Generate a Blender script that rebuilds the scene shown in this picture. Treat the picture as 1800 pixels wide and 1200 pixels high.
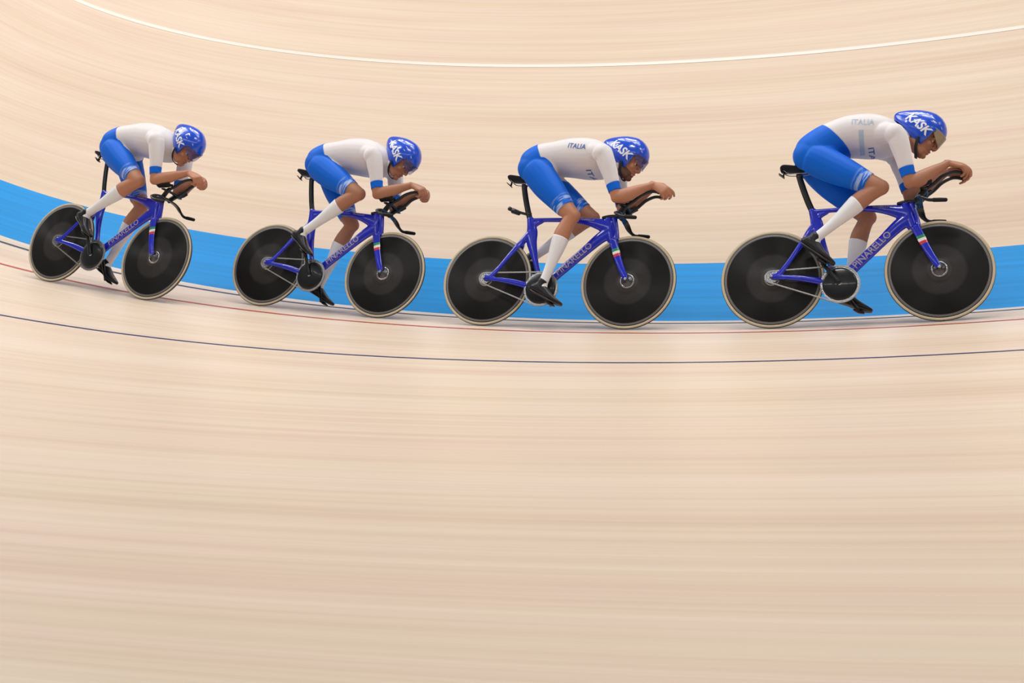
import bpy, bmesh, math, random
import numpy as np
from mathutils import Vector, Matrix
from mathutils.bvhtree import BVHTree

# ------------------------------------------------------------------ clearing
for o in list(bpy.data.objects):
    bpy.data.objects.remove(o)
SC = bpy.context.scene
COL = SC.collection
PI = math.pi

# ------------------------------------------------------------------ camera
# velodrome bend: circle centre at the origin, inner track edge R0, bank BANK
R0, BANK = 19.827, 0.67708
CAM = dict(r=26.475, h=6.326, yaw=-0.39282, pitch=0.72615, roll=-0.32004, f=2264.7)
def make_camera():
    cy, sy = math.cos(CAM['yaw']), math.sin(CAM['yaw'])
    cp, sp = math.cos(CAM['pitch']), math.sin(CAM['pitch'])
    fw = Vector((sy * cp, cy * cp, -sp)); r = Vector((cy, -sy, 0)); u = r.cross(fw)
    cr, sr = math.cos(CAM['roll']), math.sin(CAM['roll'])
    r2 = r * cr + u * sr; u2 = -r * sr + u * cr
    cam = bpy.data.cameras.new('camera'); ob = bpy.data.objects.new('camera', cam)
    COL.objects.link(ob)
    cam.sensor_width = 36.0; cam.sensor_fit = 'HORIZONTAL'
    cam.lens = CAM['f'] / 1800.0 * 36.0
    cam.clip_start = 0.05; cam.clip_end = 300
    m = Matrix((r2, u2, -fw)).transposed().to_4x4()
    m.translation = Vector((0, -CAM['r'], CAM['h']))
    ob.matrix_world = m
    SC.camera = ob
make_camera()

# ------------------------------------------------------------------ world, lamps, exposure
SC.view_settings.view_transform = 'Standard'
SC.view_settings.look = 'None'
SC.view_settings.gamma = 1.0
SC.view_settings.use_curve_mapping = False
SC.view_settings.exposure = -0.04

def make_world():
    w = bpy.data.worlds.new('hall_light'); SC.world = w; w.use_nodes = True
    nt = w.node_tree; nt.nodes.clear()
    out = nt.nodes.new('ShaderNodeOutputWorld'); bg = nt.nodes.new('ShaderNodeBackground')
    tc = nt.nodes.new('ShaderNodeTexCoord'); sep = nt.nodes.new('ShaderNodeSeparateXYZ')
    ramp = nt.nodes.new('ShaderNodeValToRGB')
    nt.links.new(tc.outputs['Generated'], sep.inputs[0])
    mp = nt.nodes.new('ShaderNodeMapRange'); mp.inputs['From Min'].default_value = -1
    nt.links.new(sep.outputs['Z'], mp.inputs['Value'])
    nt.links.new(mp.outputs[0], ramp.inputs[0])
    e = ramp.color_ramp.elements
    e[0].position = 0.45; e[0].color = (0.42, 0.34, 0.27, 1)
    e[1].position = 1.0; e[1].color = (0.85, 0.87, 0.9, 1)
    k = e.new(0.58); k.color = (0.75, 0.75, 0.76, 1)
    nt.links.new(ramp.outputs[0], bg.inputs['Color'])
    bg.inputs['Strength'].default_value = 0.30
    nt.links.new(bg.outputs[0], out.inputs[0])
make_world()

def area_lamp(loc, size, energy, target=None, col=(1, 0.985, 0.96)):
    l = bpy.data.lights.new('hall_and_fill_lamp', 'AREA'); l.shape = 'RECTANGLE'
    l.size, l.size_y = size; l.energy = energy; l.color = col
    o = bpy.data.objects.new('hall_and_fill_lamp', l); COL.objects.link(o)
    o.location = loc
    d = (Vector(target) if target else Vector((loc[0], loc[1], 0))) - Vector(loc)
    o.rotation_euler = d.to_track_quat('-Z', 'Y').to_euler()
    return o
# long luminaires under the roof, plus an added low row brightening the lower track
for rr, hh, en in ((-1.0, 11.5, 145), (4.0, 11.5, 145), (9.0, 11.5, 88), (17.8, 7.0, 92)):
    for k in range(-4, 4):
        a = (k + 0.5) * 0.26 - 0.16
        en_k = en * (1.22 - 0.070 * (k + 4))      # lamps dimmed step by step to the right to grade the light
        if rr < 2:
            area_lamp((k * 2.6 + 0.3, -rr, hh), (0.35, 2.2), en_k, (k * 1.2, -20, 0))
        else:
            area_lamp((rr * math.sin(a * 1.3), -rr * math.cos(a * 1.3), hh), (2.2, 0.35), en_k, (20 * math.sin(a), -20 * math.cos(a), 0))
# slim strips added above the track to draw highlights along frames and discs
for k in range(-4, 3):
    a = k * 0.115 - 0.02
    area_lamp((21.6 * math.sin(a), -21.6 * math.cos(a), 8.5), (2.0, 0.08), 13, (20 * math.sin(a), -20 * math.cos(a), 0))
# big soft bank added to brighten the far (left) side of the bend
area_lamp((-12.0, -11.0, 8.5), (6.0, 4.0), 430, (-7.0, -18.5, 1.2))

area_lamp((3.5, -11.5, 9.0), (5.0, 3.0), 240, (3.0, -21.0, 1.4))  # smaller soft bank added to brighten the right side of the track

# ------------------------------------------------------------------ node helpers
def new_mat(name):
    m = bpy.data.materials.new(name); m.use_nodes = True
    return m, m.node_tree, m.node_tree.nodes['Principled BSDF']
def mat(name, col, rough=0.5, metal=0.0, coat=0.0, spec=0.5, sheen=0.0, bump=None, aniso=0.0):
    m, nt, b = new_mat(name)
    b.inputs['Base Color'].default_value = (*col, 1)
    b.inputs['Roughness'].default_value = rough
    b.inputs['Metallic'].default_value = metal
    b.inputs['Coat Weight'].default_value = coat
    b.inputs['Coat Roughness'].default_value = 0.06
    b.inputs['Specular IOR Level'].default_value = spec
    b.inputs['Sheen Weight'].default_value = sheen
    # slight procedural tone variation everywhere
    tc = nt.nodes.new('ShaderNodeTexCoord'); n = nt.nodes.new('ShaderNodeTexNoise')
    n.inputs['Scale'].default_value = bump[0] if bump else 30.0
    nt.links.new(tc.outputs['Object'], n.inputs['Vector'])
    hsv = nt.nodes.new('ShaderNodeHueSaturation'); hsv.inputs['Color'].default_value = (*col, 1)
    mr = nt.nodes.new('ShaderNodeMapRange'); mr.inputs['To Min'].default_value = 0.93; mr.inputs['To Max'].default_value = 1.07
    nt.links.new(n.outputs['Fac'], mr.inputs['Value']); nt.links.new(mr.outputs[0], hsv.inputs['Value'])
    nt.links.new(hsv.outputs[0], b.inputs['Base Color'])
    if bump:
        bp = nt.nodes.new('ShaderNodeBump'); bp.inputs['Strength'].default_value = bump[1]
        bp.inputs['Distance'].default_value = 0.002
        nt.links.new(n.outputs['Fac'], bp.inputs['Height']); nt.links.new(bp.outputs[0], b.inputs['Normal'])
    return m

def wood_material(name, c_lo, c_mid, c_hi, rough=0.35, spec=0.5):
    """pale pine boards that run along the bend; UV = (arc metres, metres across)"""
    m, nt, b = new_mat(name); L = nt.links.new
    uv = nt.nodes.new('ShaderNodeUVMap'); uv.uv_map = 'UVMap'
    def noise(sx, sy, detail, off=0.0, dist=0.0):
        mp = nt.nodes.new('ShaderNodeMapping'); mp.inputs['Scale'].default_value = (sx, sy, 1)
        mp.inputs['Location'].default_value = (off, off * 1.7, 0)
        n = nt.nodes.new('ShaderNodeTexNoise'); n.inputs['Scale'].default_value = 1.0
        n.inputs['Detail'].default_value = detail; n.inputs['Distortion'].default_value = dist
        n.noise_dimensions = '2D'
        L(uv.outputs[0], mp.inputs[0]); L(mp.outputs[0], n.inputs['Vector']); return n
    n1 = noise(0.16, 2.2, 3.0, 3.1)       # broad tone bands
    n2 = noise(0.22, 17.0, 2.0, 9.2)      # boards
    n3 = noise(0.35, 70.0, 2.0, 21.0)     # grain
    n4 = noise(0.30, 6.0, 2.0, 40.0)      # pink / yellow heartwood drift
    def mix(a, bb, w):
        x = nt.nodes.new('ShaderNodeMath'); x.operation = 'MULTIPLY_ADD'
        L(a, x.inputs[0]); x.inputs[1].default_value = w
        if isinstance(bb, float): x.inputs[2].default_value = bb
        else: L(bb, x.inputs[2])
        return x.outputs[0]
    s = mix(n1.outputs['Fac'], 0.0, 0.42)
    s = mix(n2.outputs['Fac'], s, 0.40)
    s = mix(n3.outputs['Fac'], s, 0.18)
    rp = nt.nodes.new('ShaderNodeValToRGB'); e = rp.color_ramp.elements
    e[0].position = 0.30; e[0].color = (*c_lo, 1); e[1].position = 0.70; e[1].color = (*c_hi, 1)
    k = e.new(0.49); k.color = (*c_mid, 1)
    L(s, rp.inputs[0])
    hs = nt.nodes.new('ShaderNodeHueSaturation'); L(rp.outputs[0], hs.inputs['Color'])
    mr = nt.nodes.new('ShaderNodeMapRange'); mr.inputs['From Min'].default_value = 0.3; mr.inputs['From Max'].default_value = 0.7
    mr.inputs['To Min'].default_value = 0.489; mr.inputs['To Max'].default_value = 0.506
    L(n4.outputs['Fac'], mr.inputs['Value']); L(mr.outputs[0], hs.inputs['Hue'])
    L(hs.outputs[0], b.inputs['Base Color'])
    b.inputs['Roughness'].default_value = rough
    b.inputs['Specular IOR Level'].default_value = spec
    return m

def paint_material(name, col, rough=0.4, var=0.05):
    m, nt, b = new_mat(name); L = nt.links.new
    uv = nt.nodes.new('ShaderNodeUVMap'); uv.uv_map = 'UVMap'
    mp = nt.nodes.new('ShaderNodeMapping'); mp.inputs['Scale'].default_value = (0.25, 30, 1)
    n = nt.nodes.new('ShaderNodeTexNoise'); n.inputs['Scale'].default_value = 1; n.inputs['Detail'].default_value = 2
    L(uv.outputs[0], mp.inputs[0]); L(mp.outputs[0], n.inputs['Vector'])
    hs = nt.nodes.new('ShaderNodeHueSaturation'); hs.inputs['Color'].default_value = (*col, 1)
    mr = nt.nodes.new('ShaderNodeMapRange'); mr.inputs['From Min'].default_value = .3; mr.inputs['From Max'].default_value = .7
    mr.inputs['To Min'].default_value = 1 - 2 * var; mr.inputs['To Max'].default_value = 1 + 2 * var
    L(n.outputs['Fac'], mr.inputs['Value']); L(mr.outputs[0], hs.inputs['Value']); L(hs.outputs[0], b.inputs['Base Color'])
    b.inputs['Roughness'].default_value = rough
    b.inputs['Specular IOR Level'].default_value = 0.15
    return m

M = {}
M['track'] = wood_material('track_pine', (0.60, 0.450, 0.325), (0.69, 0.545, 0.415), (0.755, 0.63, 0.51), 0.42, 0.6)
M['infield'] = wood_material('infield_pine', (0.58, 0.44, 0.32), (0.635, 0.50, 0.38), (0.68, 0.555, 0.44), 0.6, 0.2)
M['azure'] = paint_material('azure_paint', (0.0, 0.245, 0.62), 0.5, 0.06)
M['line_black'] = paint_material('line_black', (0.06, 0.06, 0.07), 0.4)
M['line_red'] = paint_material('line_red', (0.50, 0.06, 0.05), 0.4)
M['line_blue'] = paint_material('line_navy', (0.03, 0.04, 0.16), 0.4)
M['line_white'] = paint_material('line_white', (0.74, 0.67, 0.59), 0.4, 0.02)
M['skin'] = mat('skin', (0.47, 0.205, 0.115), 0.5, spec=0.35, bump=(60, 0.15))
M['skin_dark'] = mat('skin_tanned', (0.40, 0.175, 0.10), 0.5, spec=0.35, bump=(60, 0.15))
M['white_cloth'] = mat('white_suit_fabric', (0.74, 0.69, 0.69), 0.6, spec=0.2, sheen=0.9, bump=(220, 0.15))   # thin, slightly sheer white knit
M['white_cloth'].node_tree.nodes['Principled BSDF'].inputs['Sheen Roughness'].default_value = 0.45
M['blue_cloth'] = mat('blue_suit_fabric', (0.0, 0.125, 0.66), 0.55, spec=0.2, bump=(220, 0.15))
M['sock'] = mat('white_sock_fabric', (0.80, 0.79, 0.80), 0.6, bump=(260, 0.15))
M['shoe'] = mat('black_shoe', (0.010, 0.010, 0.012), 0.35, coat=0.15, spec=0.3)
M['sole'] = mat('carbon_sole', (0.03, 0.03, 0.032), 0.4)
M['frame'] = mat('blue_frame_lacquer', (0.002, 0.012, 0.50), 0.2, metal=0.0, coat=0.6)
M['helmet'] = mat('blue_helmet_lacquer', (0.0, 0.065, 0.60), 0.22, coat=0.6)
M['glint_slot'] = mat('helmet_vent_glint', (0.75, 0.79, 0.9), 0.15, metal=0.6, coat=0.6)  # pale colour painted in for lamp glints on the vent ridges
M['black'] = mat('black_carbon', (0.008, 0.008, 0.009), 0.28, coat=0.25, spec=0.3)
M['black_soft'] = mat('black_padding', (0.010, 0.010, 0.011), 0.65, spec=0.25)
M['strap'] = mat('black_strap', (0.01, 0.01, 0.011), 0.6)
M['steel'] = mat('polished_steel', (0.36, 0.36, 0.37), 0.25, metal=0.9)
M['hub'] = mat('dark_hub_alloy', (0.10, 0.10, 0.11), 0.3, metal=0.8)
M['chain'] = mat('chain_steel', (0.42, 0.40, 0.38), 0.32, metal=0.8)
M['tan'] = mat('tan_tyre_sidewall', (0.58, 0.49, 0.34), 0.6)
M['tread'] = mat('dark_tread', (0.05, 0.048, 0.045), 0.6)
M['white_print'] = mat('white_print', (0.82, 0.82, 0.85), 0.4)
M['grey_print'] = mat('pale_gold_print', (0.40, 0.33, 0.36), 0.4)
M['navy_print'] = mat('blue_print', (0.02, 0.10, 0.36), 0.5)
M['pale_print'] = mat('pale_blue_print', (0.42, 0.52, 0.64), 0.55)
M['green'] = mat('flag_green', (0.01, 0.28, 0.09), 0.25, coat=0.8)
M['flagwhite'] = mat('flag_white', (0.82, 0.82, 0.82), 0.25, coat=0.8)
M['red'] = mat('flag_red', (0.62, 0.02, 0.03), 0.25, coat=0.8)
M['eye'] = mat('eye_white', (0.7, 0.68, 0.66), 0.15)
M['iris'] = mat('dark_iris', (0.03, 0.018, 0.012), 0.15)
M['beard'] = mat('dark_brown_beard', (0.13, 0.058, 0.032), 0.8, bump=(350, 0.6))
M['lip'] = mat('lips', (0.40, 0.15, 0.10), 0.5)
def visor_mat(name, col, mixf):
    m, nt, b = new_mat(name)
    tr = nt.nodes.new('ShaderNodeBsdfTransparent'); tr.inputs[0].default_value = (0.80, 0.80, 0.86, 1)
    mx = nt.nodes.new('ShaderNodeMixShader'); mx.inputs[0].default_value = mixf
    b.inputs['Base Color'].default_value = (*col, 1); b.inputs['Roughness'].default_value = 0.12
    out = nt.nodes['Material Output']
    nt.links.new(tr.outputs[0], mx.inputs[1]); nt.links.new(b.outputs[0], mx.inputs[2]); nt.links.new(mx.outputs[0], out.inputs['Surface'])
    return m
M['visor'] = visor_mat('clear_violet_visor', (0.20, 0.19, 0.48), 0.22)
M['visor_amber'] = visor_mat('amber_visor', (0.42, 0.33, 0.20), 0.75)

def disc_material():
    """black lenticular carbon disc: woven fibre, paler printed hub zone and rim band"""
    m, nt, b = new_mat('carbon_disc'); L = nt.links.new
    tc = nt.nodes.new('ShaderNodeTexCoord'); sp = nt.nodes.new('ShaderNodeSeparateXYZ')
    L(tc.outputs['Object'], sp.inputs[0])
    def M2(op, a, bb):
        x = nt.nodes.new('ShaderNodeMath'); x.operation = op
        for i, v in enumerate((a, bb)):
            if isinstance(v, (int, float)): x.inputs[i].default_value = v
            else: L(v, x.inputs[i])
        return x.outputs[0]
    r = M2('SQRT', M2('ADD', M2('MULTIPLY', sp.outputs['X'], sp.outputs['X']), M2('MULTIPLY', sp.outputs['Z'], sp.outputs['Z'])), 0)
    rp = nt.nodes.new('ShaderNodeValToRGB'); cr = rp.color_ramp; cr.interpolation = 'LINEAR'
    L(M2('MULTIPLY', r, 2.857), rp.inputs[0])   # r 0..0.35 -> 0..1
    stops = [(0.0, .05), (0.20, .05), (0.22, .035), (0.44, .030), (0.50, .012), (0.83, .010), (0.845, .012),
             (0.85, .17), (0.885, .17), (0.892, .02), (0.90, .02), (0.905, .14), (0.92, .14), (0.93, .012), (1, .012)]
    el = cr.elements; el[0].position = 0; el[1].position = 1
    el[0].color = (.05, .05, .052, 1); el[1].color = (.012, .012, .012, 1)
    for p_, v in stops[1:-1]:
        k = el.new(p_); k.color = (v * 1.02, v * 0.97, v * 0.96, 1)
    # fine carbon weave
    ck = nt.nodes.new('ShaderNodeTexWave'); ck.inputs['Scale'].default_value = 34; ck.bands_direction = 'DIAGONAL'
    ck.inputs['Distortion'].default_value = 0.6
    L(tc.outputs['Object'], ck.inputs['Vector'])
    hs = nt.nodes.new('ShaderNodeHueSaturation'); L(rp.outputs[0], hs.inputs['Color'])
    mr = nt.nodes.new('ShaderNodeMapRange'); mr.inputs['To Min'].default_value = 0.92; mr.inputs['To Max'].default_value = 1.15
    L(ck.outputs['Fac'], mr.inputs['Value']); L(mr.outputs[0], hs.inputs['Value'])
    L(hs.outputs[0], b.inputs['Base Color'])
    b.inputs['Roughness'].default_value = 0.34
    b.inputs['Specular IOR Level'].default_value = 0.18
    b.inputs['Anisotropic'].default_value = 0.92
    tg = nt.nodes.new('ShaderNodeTangent'); tg.direction_type = 'RADIAL'; tg.axis = 'Y'
    L(tg.outputs[0], b.inputs['Tangent'])
    return m
M['disc'] = disc_material()

def shorts_material():
    """blue stretch fabric with pale brush strokes printed in the hem band ('t' runs down the thigh)"""
    m, nt, b = new_mat('blue_shorts_fabric'); L = nt.links.new
    at = nt.nodes.new('ShaderNodeAttribute'); at.attribute_name = 't'
    an = nt.nodes.new('ShaderNodeAttribute'); an.attribute_name = 'q'
    cb = nt.nodes.new('ShaderNodeCombineXYZ'); L(at.outputs['Fac'], cb.inputs[0]); L(an.outputs['Fac'], cb.inputs[1])
    mp = nt.nodes.new('ShaderNodeMapping'); mp.inputs['Scale'].default_value = (30, 3.6, 1); mp.inputs['Rotation'].default_value = (0, 0, 0.05)
    n = nt.nodes.new('ShaderNodeTexNoise'); n.inputs['Scale'].default_value = 1; n.inputs['Detail'].default_value = 2
    L(cb.outputs[0], mp.inputs[0]); L(mp.outputs[0], n.inputs['Vector'])
    r1 = nt.nodes.new('ShaderNodeMapRange'); r1.inputs['From Min'].default_value = .47; r1.inputs['From Max'].default_value = .58
    L(n.outputs['Fac'], r1.inputs['Value'])
    r2 = nt.nodes.new('ShaderNodeMapRange'); r2.inputs['From Min'].default_value = .64; r2.inputs['From Max'].default_value = .74
    L(at.outputs['Fac'], r2.inputs['Value'])
    mu = nt.nodes.new('ShaderNodeMath'); mu.operation = 'MULTIPLY'; L(r1.outputs[0], mu.inputs[0]); L(r2.outputs[0], mu.inputs[1])
    m2 = nt.nodes.new('ShaderNodeMath'); m2.operation = 'MULTIPLY'; m2.inputs[1].default_value = 0.75; L(mu.outputs[0], m2.inputs[0])
    mx = nt.nodes.new('ShaderNodeMix'); mx.data_type = 'RGBA'
    mx.inputs['A'].default_value = (0.0, 0.125, 0.66, 1); mx.inputs['B'].default_value = (0.55, 0.65, 0.85, 1)
    L(m2.outputs[0], mx.inputs['Factor']); L(mx.outputs['Result'], b.inputs['Base Color'])
    b.inputs['Roughness'].default_value = 0.55; b.inputs['Specular IOR Level'].default_value = 0.2
    return m
M['shorts'] = shorts_material()

# ------------------------------------------------------------------ object helpers
def tag(o, label=None, cat=None, group=None, kind=None):
    if label: o['label'] = label
    if cat: o['category'] = cat
    if group: o['group'] = group
    if kind: o['kind'] = kind
    return o
def link(name, me, mats, parent=None, smooth=True):
    for mm in (mats if isinstance(mats, (list, tuple)) else [mats]): me.materials.append(mm)
    if smooth:
        me.polygons.foreach_set('use_smooth', [True] * len(me.polygons))
    o = bpy.data.objects.new(name, me); COL.objects.link(o)
    if parent is not None: o.parent = parent
    return o
def from_np(name, V, F, mats, parent=None, smooth=True, fm=None):
    me = bpy.data.meshes.new(name); me.from_pydata([tuple(v) for v in V], [], [tuple(int(i) for i in f) for f in F]); me.update()
    o = link(name, me, mats, parent, smooth)
    if fm is not None: me.polygons.foreach_set('material_index', fm)
    return o

# ------------------------------------------------------------------ the setting: track, azure band, infield, lines
def ring_strip(name, prof, a0, a1, n, material, kind='structure', vrange=None, seg=12):
    """surface of revolution; prof = list of (radius, z, v) points"""
    P = []
    for (r0_, z0, v0), (r1_, z1, v1) in zip(prof[:-1], prof[1:]):
        for k in range(seg):
            t = k / seg; P.append((r0_ + (r1_ - r0_) * t, z0 + (z1 - z0) * t, v0 + (v1 - v0) * t))
    P.append(prof[-1])
    V, F, UV = [], [], []
    for i in range(n + 1):
        a = a0 + (a1 - a0) * i / n
        for (r_, z_, v_) in P:
            V.append((r_ * math.sin(a), -r_ * math.cos(a), z_)); UV.append((a * 19.8, v_))
    m_ = len(P)
    for i in range(n):
        for j in range(m_ - 1):
            F.append((i * m_ + j, i * m_ + j + 1, (i + 1) * m_ + j + 1, (i + 1) * m_ + j))
    me = bpy.data.meshes.new(name); me.from_pydata(V, [], F); me.update()
    uvl = me.uv_layers.new(name='UVMap')
    for lp in me.loops: uvl.data[lp.index].uv = UV[lp.vertex_index]
    o = link(name, me, material)
    # ensure normals point up
    if me.polygons[0].normal.z < 0: me.flip_normals()
    if kind: o['kind'] = kind
    return o
def trk(w, lift=0.0):
    return (R0 + w * math.cos(BANK) - lift * math.sin(BANK), w * math.sin(BANK) + lift * math.cos(BANK), w)
AZ = 0.636; AZS = 0.02
def azp(w, lift=0.0): return (R0 - w * math.cos(AZS), -w * math.sin(AZS) + lift, -w)
A0, A1 = -1.9, 1.3
ring_strip('floor_banked_track', [trk(0), trk(7.8)], A0, A1, 260, M['track'], seg=20)
ring_strip('floor_azure_band', [azp(AZ), azp(0)], A0, A1, 260, M['azure'], seg=3)
zi = azp(AZ)[1]
ring_strip('floor_infield', [(0.4, zi, -30.0), (R0 - AZ * math.cos(AZS), zi, -AZ)], -PI, PI, 400, M['infield'], seg=24)
def line(name, w, width, material):
    o = ring_strip(name, [trk(w - width / 2, .002), trk(w + width / 2, .002)], A0, A1, 260, material, seg=1)
line('floor_measuring_line', 0.20, 0.05, M['line_black'])
line('floor_sprinters_line', 0.90, 0.04, M['line_red'])
line('floor_stayers_line', 2.50, 0.032, M['line_blue'])
ring_strip('floor_infield_line', [(16.40, zi + .002, -3.4), (16.45, zi + .002, -3.33)], A0, A1, 260, M['line_white'], seg=1)

# ------------------------------------------------------------------ lofting
def frame_at(T, up):
    T = T.normalized(); s = up.cross(T)
    if s.length < 1e-4: s = Vector((0, 1, 0)).cross(T)
    s.normalize(); return s, T.cross(s).normalized()
def interp_st(st, sub):
    """Catmull-Rom densify stations of flat tuples"""
    A = np.array([list(s) for s in st], float); n = len(A); out = []
    for i in range(n - 1):
        p0 = A[max(i - 1, 0)]; p1 = A[i]; p2 = A[i + 1]; p3 = A[min(i + 2, n - 1)]
        for k in range(sub):
            t = k / sub
            out.append(0.5 * ((2 * p1) + (-p0 + p2) * t + (2 * p0 - 5 * p1 + 4 * p2 - p3) * t * t + (-p0 + 3 * p1 - 3 * p2 + p3) * t ** 3))
    out.append(A[-1]); return out
def loft(st, up=(0, 0, 1), n=20, sub=4, ex=2.0, cap=True):
    """st: (x,y,z, half along 'up-ish' normal, half sideways). returns V,F"""
    S = interp_st(st, sub) if sub > 1 else [np.array(s, float) for s in st]
    V, F = [], []; up = Vector(up); m_ = len(S)
    for i, s in enumerate(S):
        a = Vector(S[max(i - 1, 0)][:3]); b = Vector(S[min(i + 1, m_ - 1)][:3])
        side, nn = frame_at(b - a, up)
        c = Vector(s[:3]); ha, hb = max(s[3], 1e-4), max(s[4], 1e-4)
        for k in range(n):
            th = 2 * PI * k / n; cs, sn = math.cos(th), math.sin(th)
            u_ = math.copysign(abs(cs) ** (2 / ex), cs); v_ = math.copysign(abs(sn) ** (2 / ex), sn)
            V.append(c + nn * (ha * v_) + side * (hb * u_))
    for i in range(m_ - 1):
        for k in range(n):
            k2 = (k + 1) % n; F.append((i * n + k, i * n + k2, (i + 1) * n + k2, (i + 1) * n + k))
    if cap:
        for end in (0, m_ - 1):
            s = S[end]; a = Vector(S[end][:3]); o_ = Vector(S[1 if end == 0 else m_ - 2][:3])
            d = (a - o_).normalized() * min(s[3], s[4]) * 0.45
            base = len(V)
            for k in range(n):
                V.append(a + d + (V[end * n + k] - a) * 0.66)
            V.append(a + d * 1.5)
            for k in range(n):
                k2 = (k + 1) % n
                q = (end * n + k2, end * n + k, base + k, base + k2); t_ = (base + k2, base + k, len(V) - 1)
                if end: q = q[::-1]; t_ = t_[::-1]
                F.append(q); F.append(t_)
    return V, F
def ell(c, r, n=16, rot=None):
    V, F = [], []; c = Vector(c)
    for i in range(n + 1):
        th = PI * i / n
        for k in range(2 * n):
            ph = PI * k / n
            v = Vector((r[0] * math.sin(th) * math.cos(ph), r[1] * math.sin(th) * math.sin(ph), r[2] * math.cos(th)))
            if rot: v = rot @ v
            V.append(c + v)
    w = 2 * n
    for i in range(n):
        for k in range(w):
            k2 = (k + 1) % w; F.append((i * w + k, (i + 1) * w + k, (i + 1) * w + k2, i * w + k2))
    return V, F
def cat(parts):
    V, F = [], []
    for v, f in parts:
        b = len(V); V += list(v); F += [tuple(i + b for i in q) for q in f]
    return V, F
def xf(vf, m):
    return [m @ Vector(v) for v in vf[0]], vf[1]
def remesh(parts, voxel, smooth=4, fac=0.5):
    V, F = cat(parts)
    me = bpy.data.meshes.new('tmp'); me.from_pydata([tuple(v) for v in V], [], F); me.update()
    o = bpy.data.objects.new('tmp', me); COL.objects.link(o)
    r = o.modifiers.new('r', 'REMESH'); r.mode = 'VOXEL'; r.voxel_size = voxel; r.adaptivity = 0
    if smooth:
        s = o.modifiers.new('s', 'SMOOTH'); s.iterations = smooth; s.factor = fac
    dg = bpy.context.evaluated_depsgraph_get(); ev = o.evaluated_get(dg)
    m2 = bpy.data.meshes.new_from_object(ev)
    bpy.data.objects.remove(o); bpy.data.meshes.remove(me)
    return m2
def arrays(me):
    n = len(me.vertices); V = np.empty(n * 3); me.vertices.foreach_get('co', V); V = V.reshape(-1, 3)
    N = np.empty(n * 3); me.vertices.foreach_get('normal', N); N = N.reshape(-1, 3)
    F = np.empty(len(me.loops), int); me.loops.foreach_get('vertex_index', F)
    return V, N, F.reshape(-1, 4)
def relax(V, F, w, it):
    """Laplacian smoothing with a weight per vertex"""
    E = np.unique(np.sort(np.concatenate([F[:, [0, 1]], F[:, [1, 2]], F[:, [2, 3]], F[:, [3, 0]]]), axis=1), axis=0)
    cnt = np.bincount(E.ravel(), minlength=len(V)).astype(float)[:, None]; cnt[cnt == 0] = 1
    V = V.copy(); w = w[:, None]
    for k in range(it):
        for f in (0.55, -0.50) if k % 2 == 0 else (0.55, -0.40):
            S = np.zeros_like(V)
            for c in range(3):
                S[:, c] = np.bincount(E[:, 0], V[E[:, 1], c], len(V)) + np.bincount(E[:, 1], V[E[:, 0], c], len(V))
            V += (S / cnt - V) * (f * w)
    return V
def box_vf(c, h, m=None):
    V = [Vector(((i & 1) * 2 - 1, ((i >> 1) & 1) * 2 - 1, ((i >> 2) & 1) * 2 - 1)) for i in range(8)]
    V = [Vector((v.x * h[0], v.y * h[1], v.z * h[2])) for v in V]
    if m: V = [m @ v for v in V]
    V = [v + Vector(c) for v in V]
    return V, [(0, 2, 3, 1), (4, 5, 7, 6), (0, 1, 5, 4), (2, 6, 7, 3), (0, 4, 6, 2), (1, 3, 7, 5)]
def mesh_obj(name, parts, m, parent, smooth=True, bevel=0):
    V, F = cat(parts)
    o = from_np(name, V, F, m, parent, smooth)
    if bevel:
        b = o.modifiers.new('bevel', 'BEVEL'); b.width = bevel; b.segments = 2; b.limit_method = 'ANGLE'
    return o
def lathe_y(prof, n=96, close=False):
    """revolve (r, y) profile about the Y axis"""
    V, F = [], []; m_ = len(prof)
    for k in range(n):
        a = 2 * PI * k / n
        for r, y in prof: V.append((r * math.cos(a), y, r * math.sin(a)))
    rng = m_ if close else m_ - 1
    for k in range(n):
        k2 = (k + 1) % n
        for j in range(rng):
            j2 = (j + 1) % m_; F.append((k * m_ + j, k * m_ + j2, k2 * m_ + j2, k2 * m_ + j))
    return V, F

# ------------------------------------------------------------------ lettering projected on a surface
def text_vf(s, size, shear=0.0, bold=.012):
    cu = bpy.data.curves.new('txt', 'FONT'); cu.body = s; cu.size = size; cu.align_x = 'CENTER'; cu.align_y = 'CENTER'
    cu.shear = shear; cu.offset = size * bold
    cu.resolution_u = 3
    o = bpy.data.objects.new('txt', cu); COL.objects.link(o)
    dg = bpy.context.evaluated_depsgraph_get()
    me = bpy.data.meshes.new_from_object(o.evaluated_get(dg))
    bm = bmesh.new(); bm.from_mesh(me)
    bmesh.ops.subdivide_edges(bm, edges=[e for e in bm.edges if e.calc_length() > size * 0.2], cuts=2, use_grid_fill=False)
    bmesh.ops.triangulate(bm, faces=bm.faces[:])
    V = [v.co.copy() for v in bm.verts]; F = [tuple(v.index for v in f.verts) for f in bm.faces]
    bm.free(); bpy.data.objects.remove(o); bpy.data.meshes.remove(me)
    return V, F
def grid_vf(w, h, nu, nv):
    V = [Vector((w * (i / nu - .5), h * (j / nv - .5), 0)) for i in range(nu + 1) for j in range(nv + 1)]
    F = [(i * (nv + 1) + j, (i + 1) * (nv + 1) + j, (i + 1) * (nv + 1) + j + 1, i * (nv + 1) + j + 1) for i in range(nu) for j in range(nv)]
    return V, F
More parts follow.
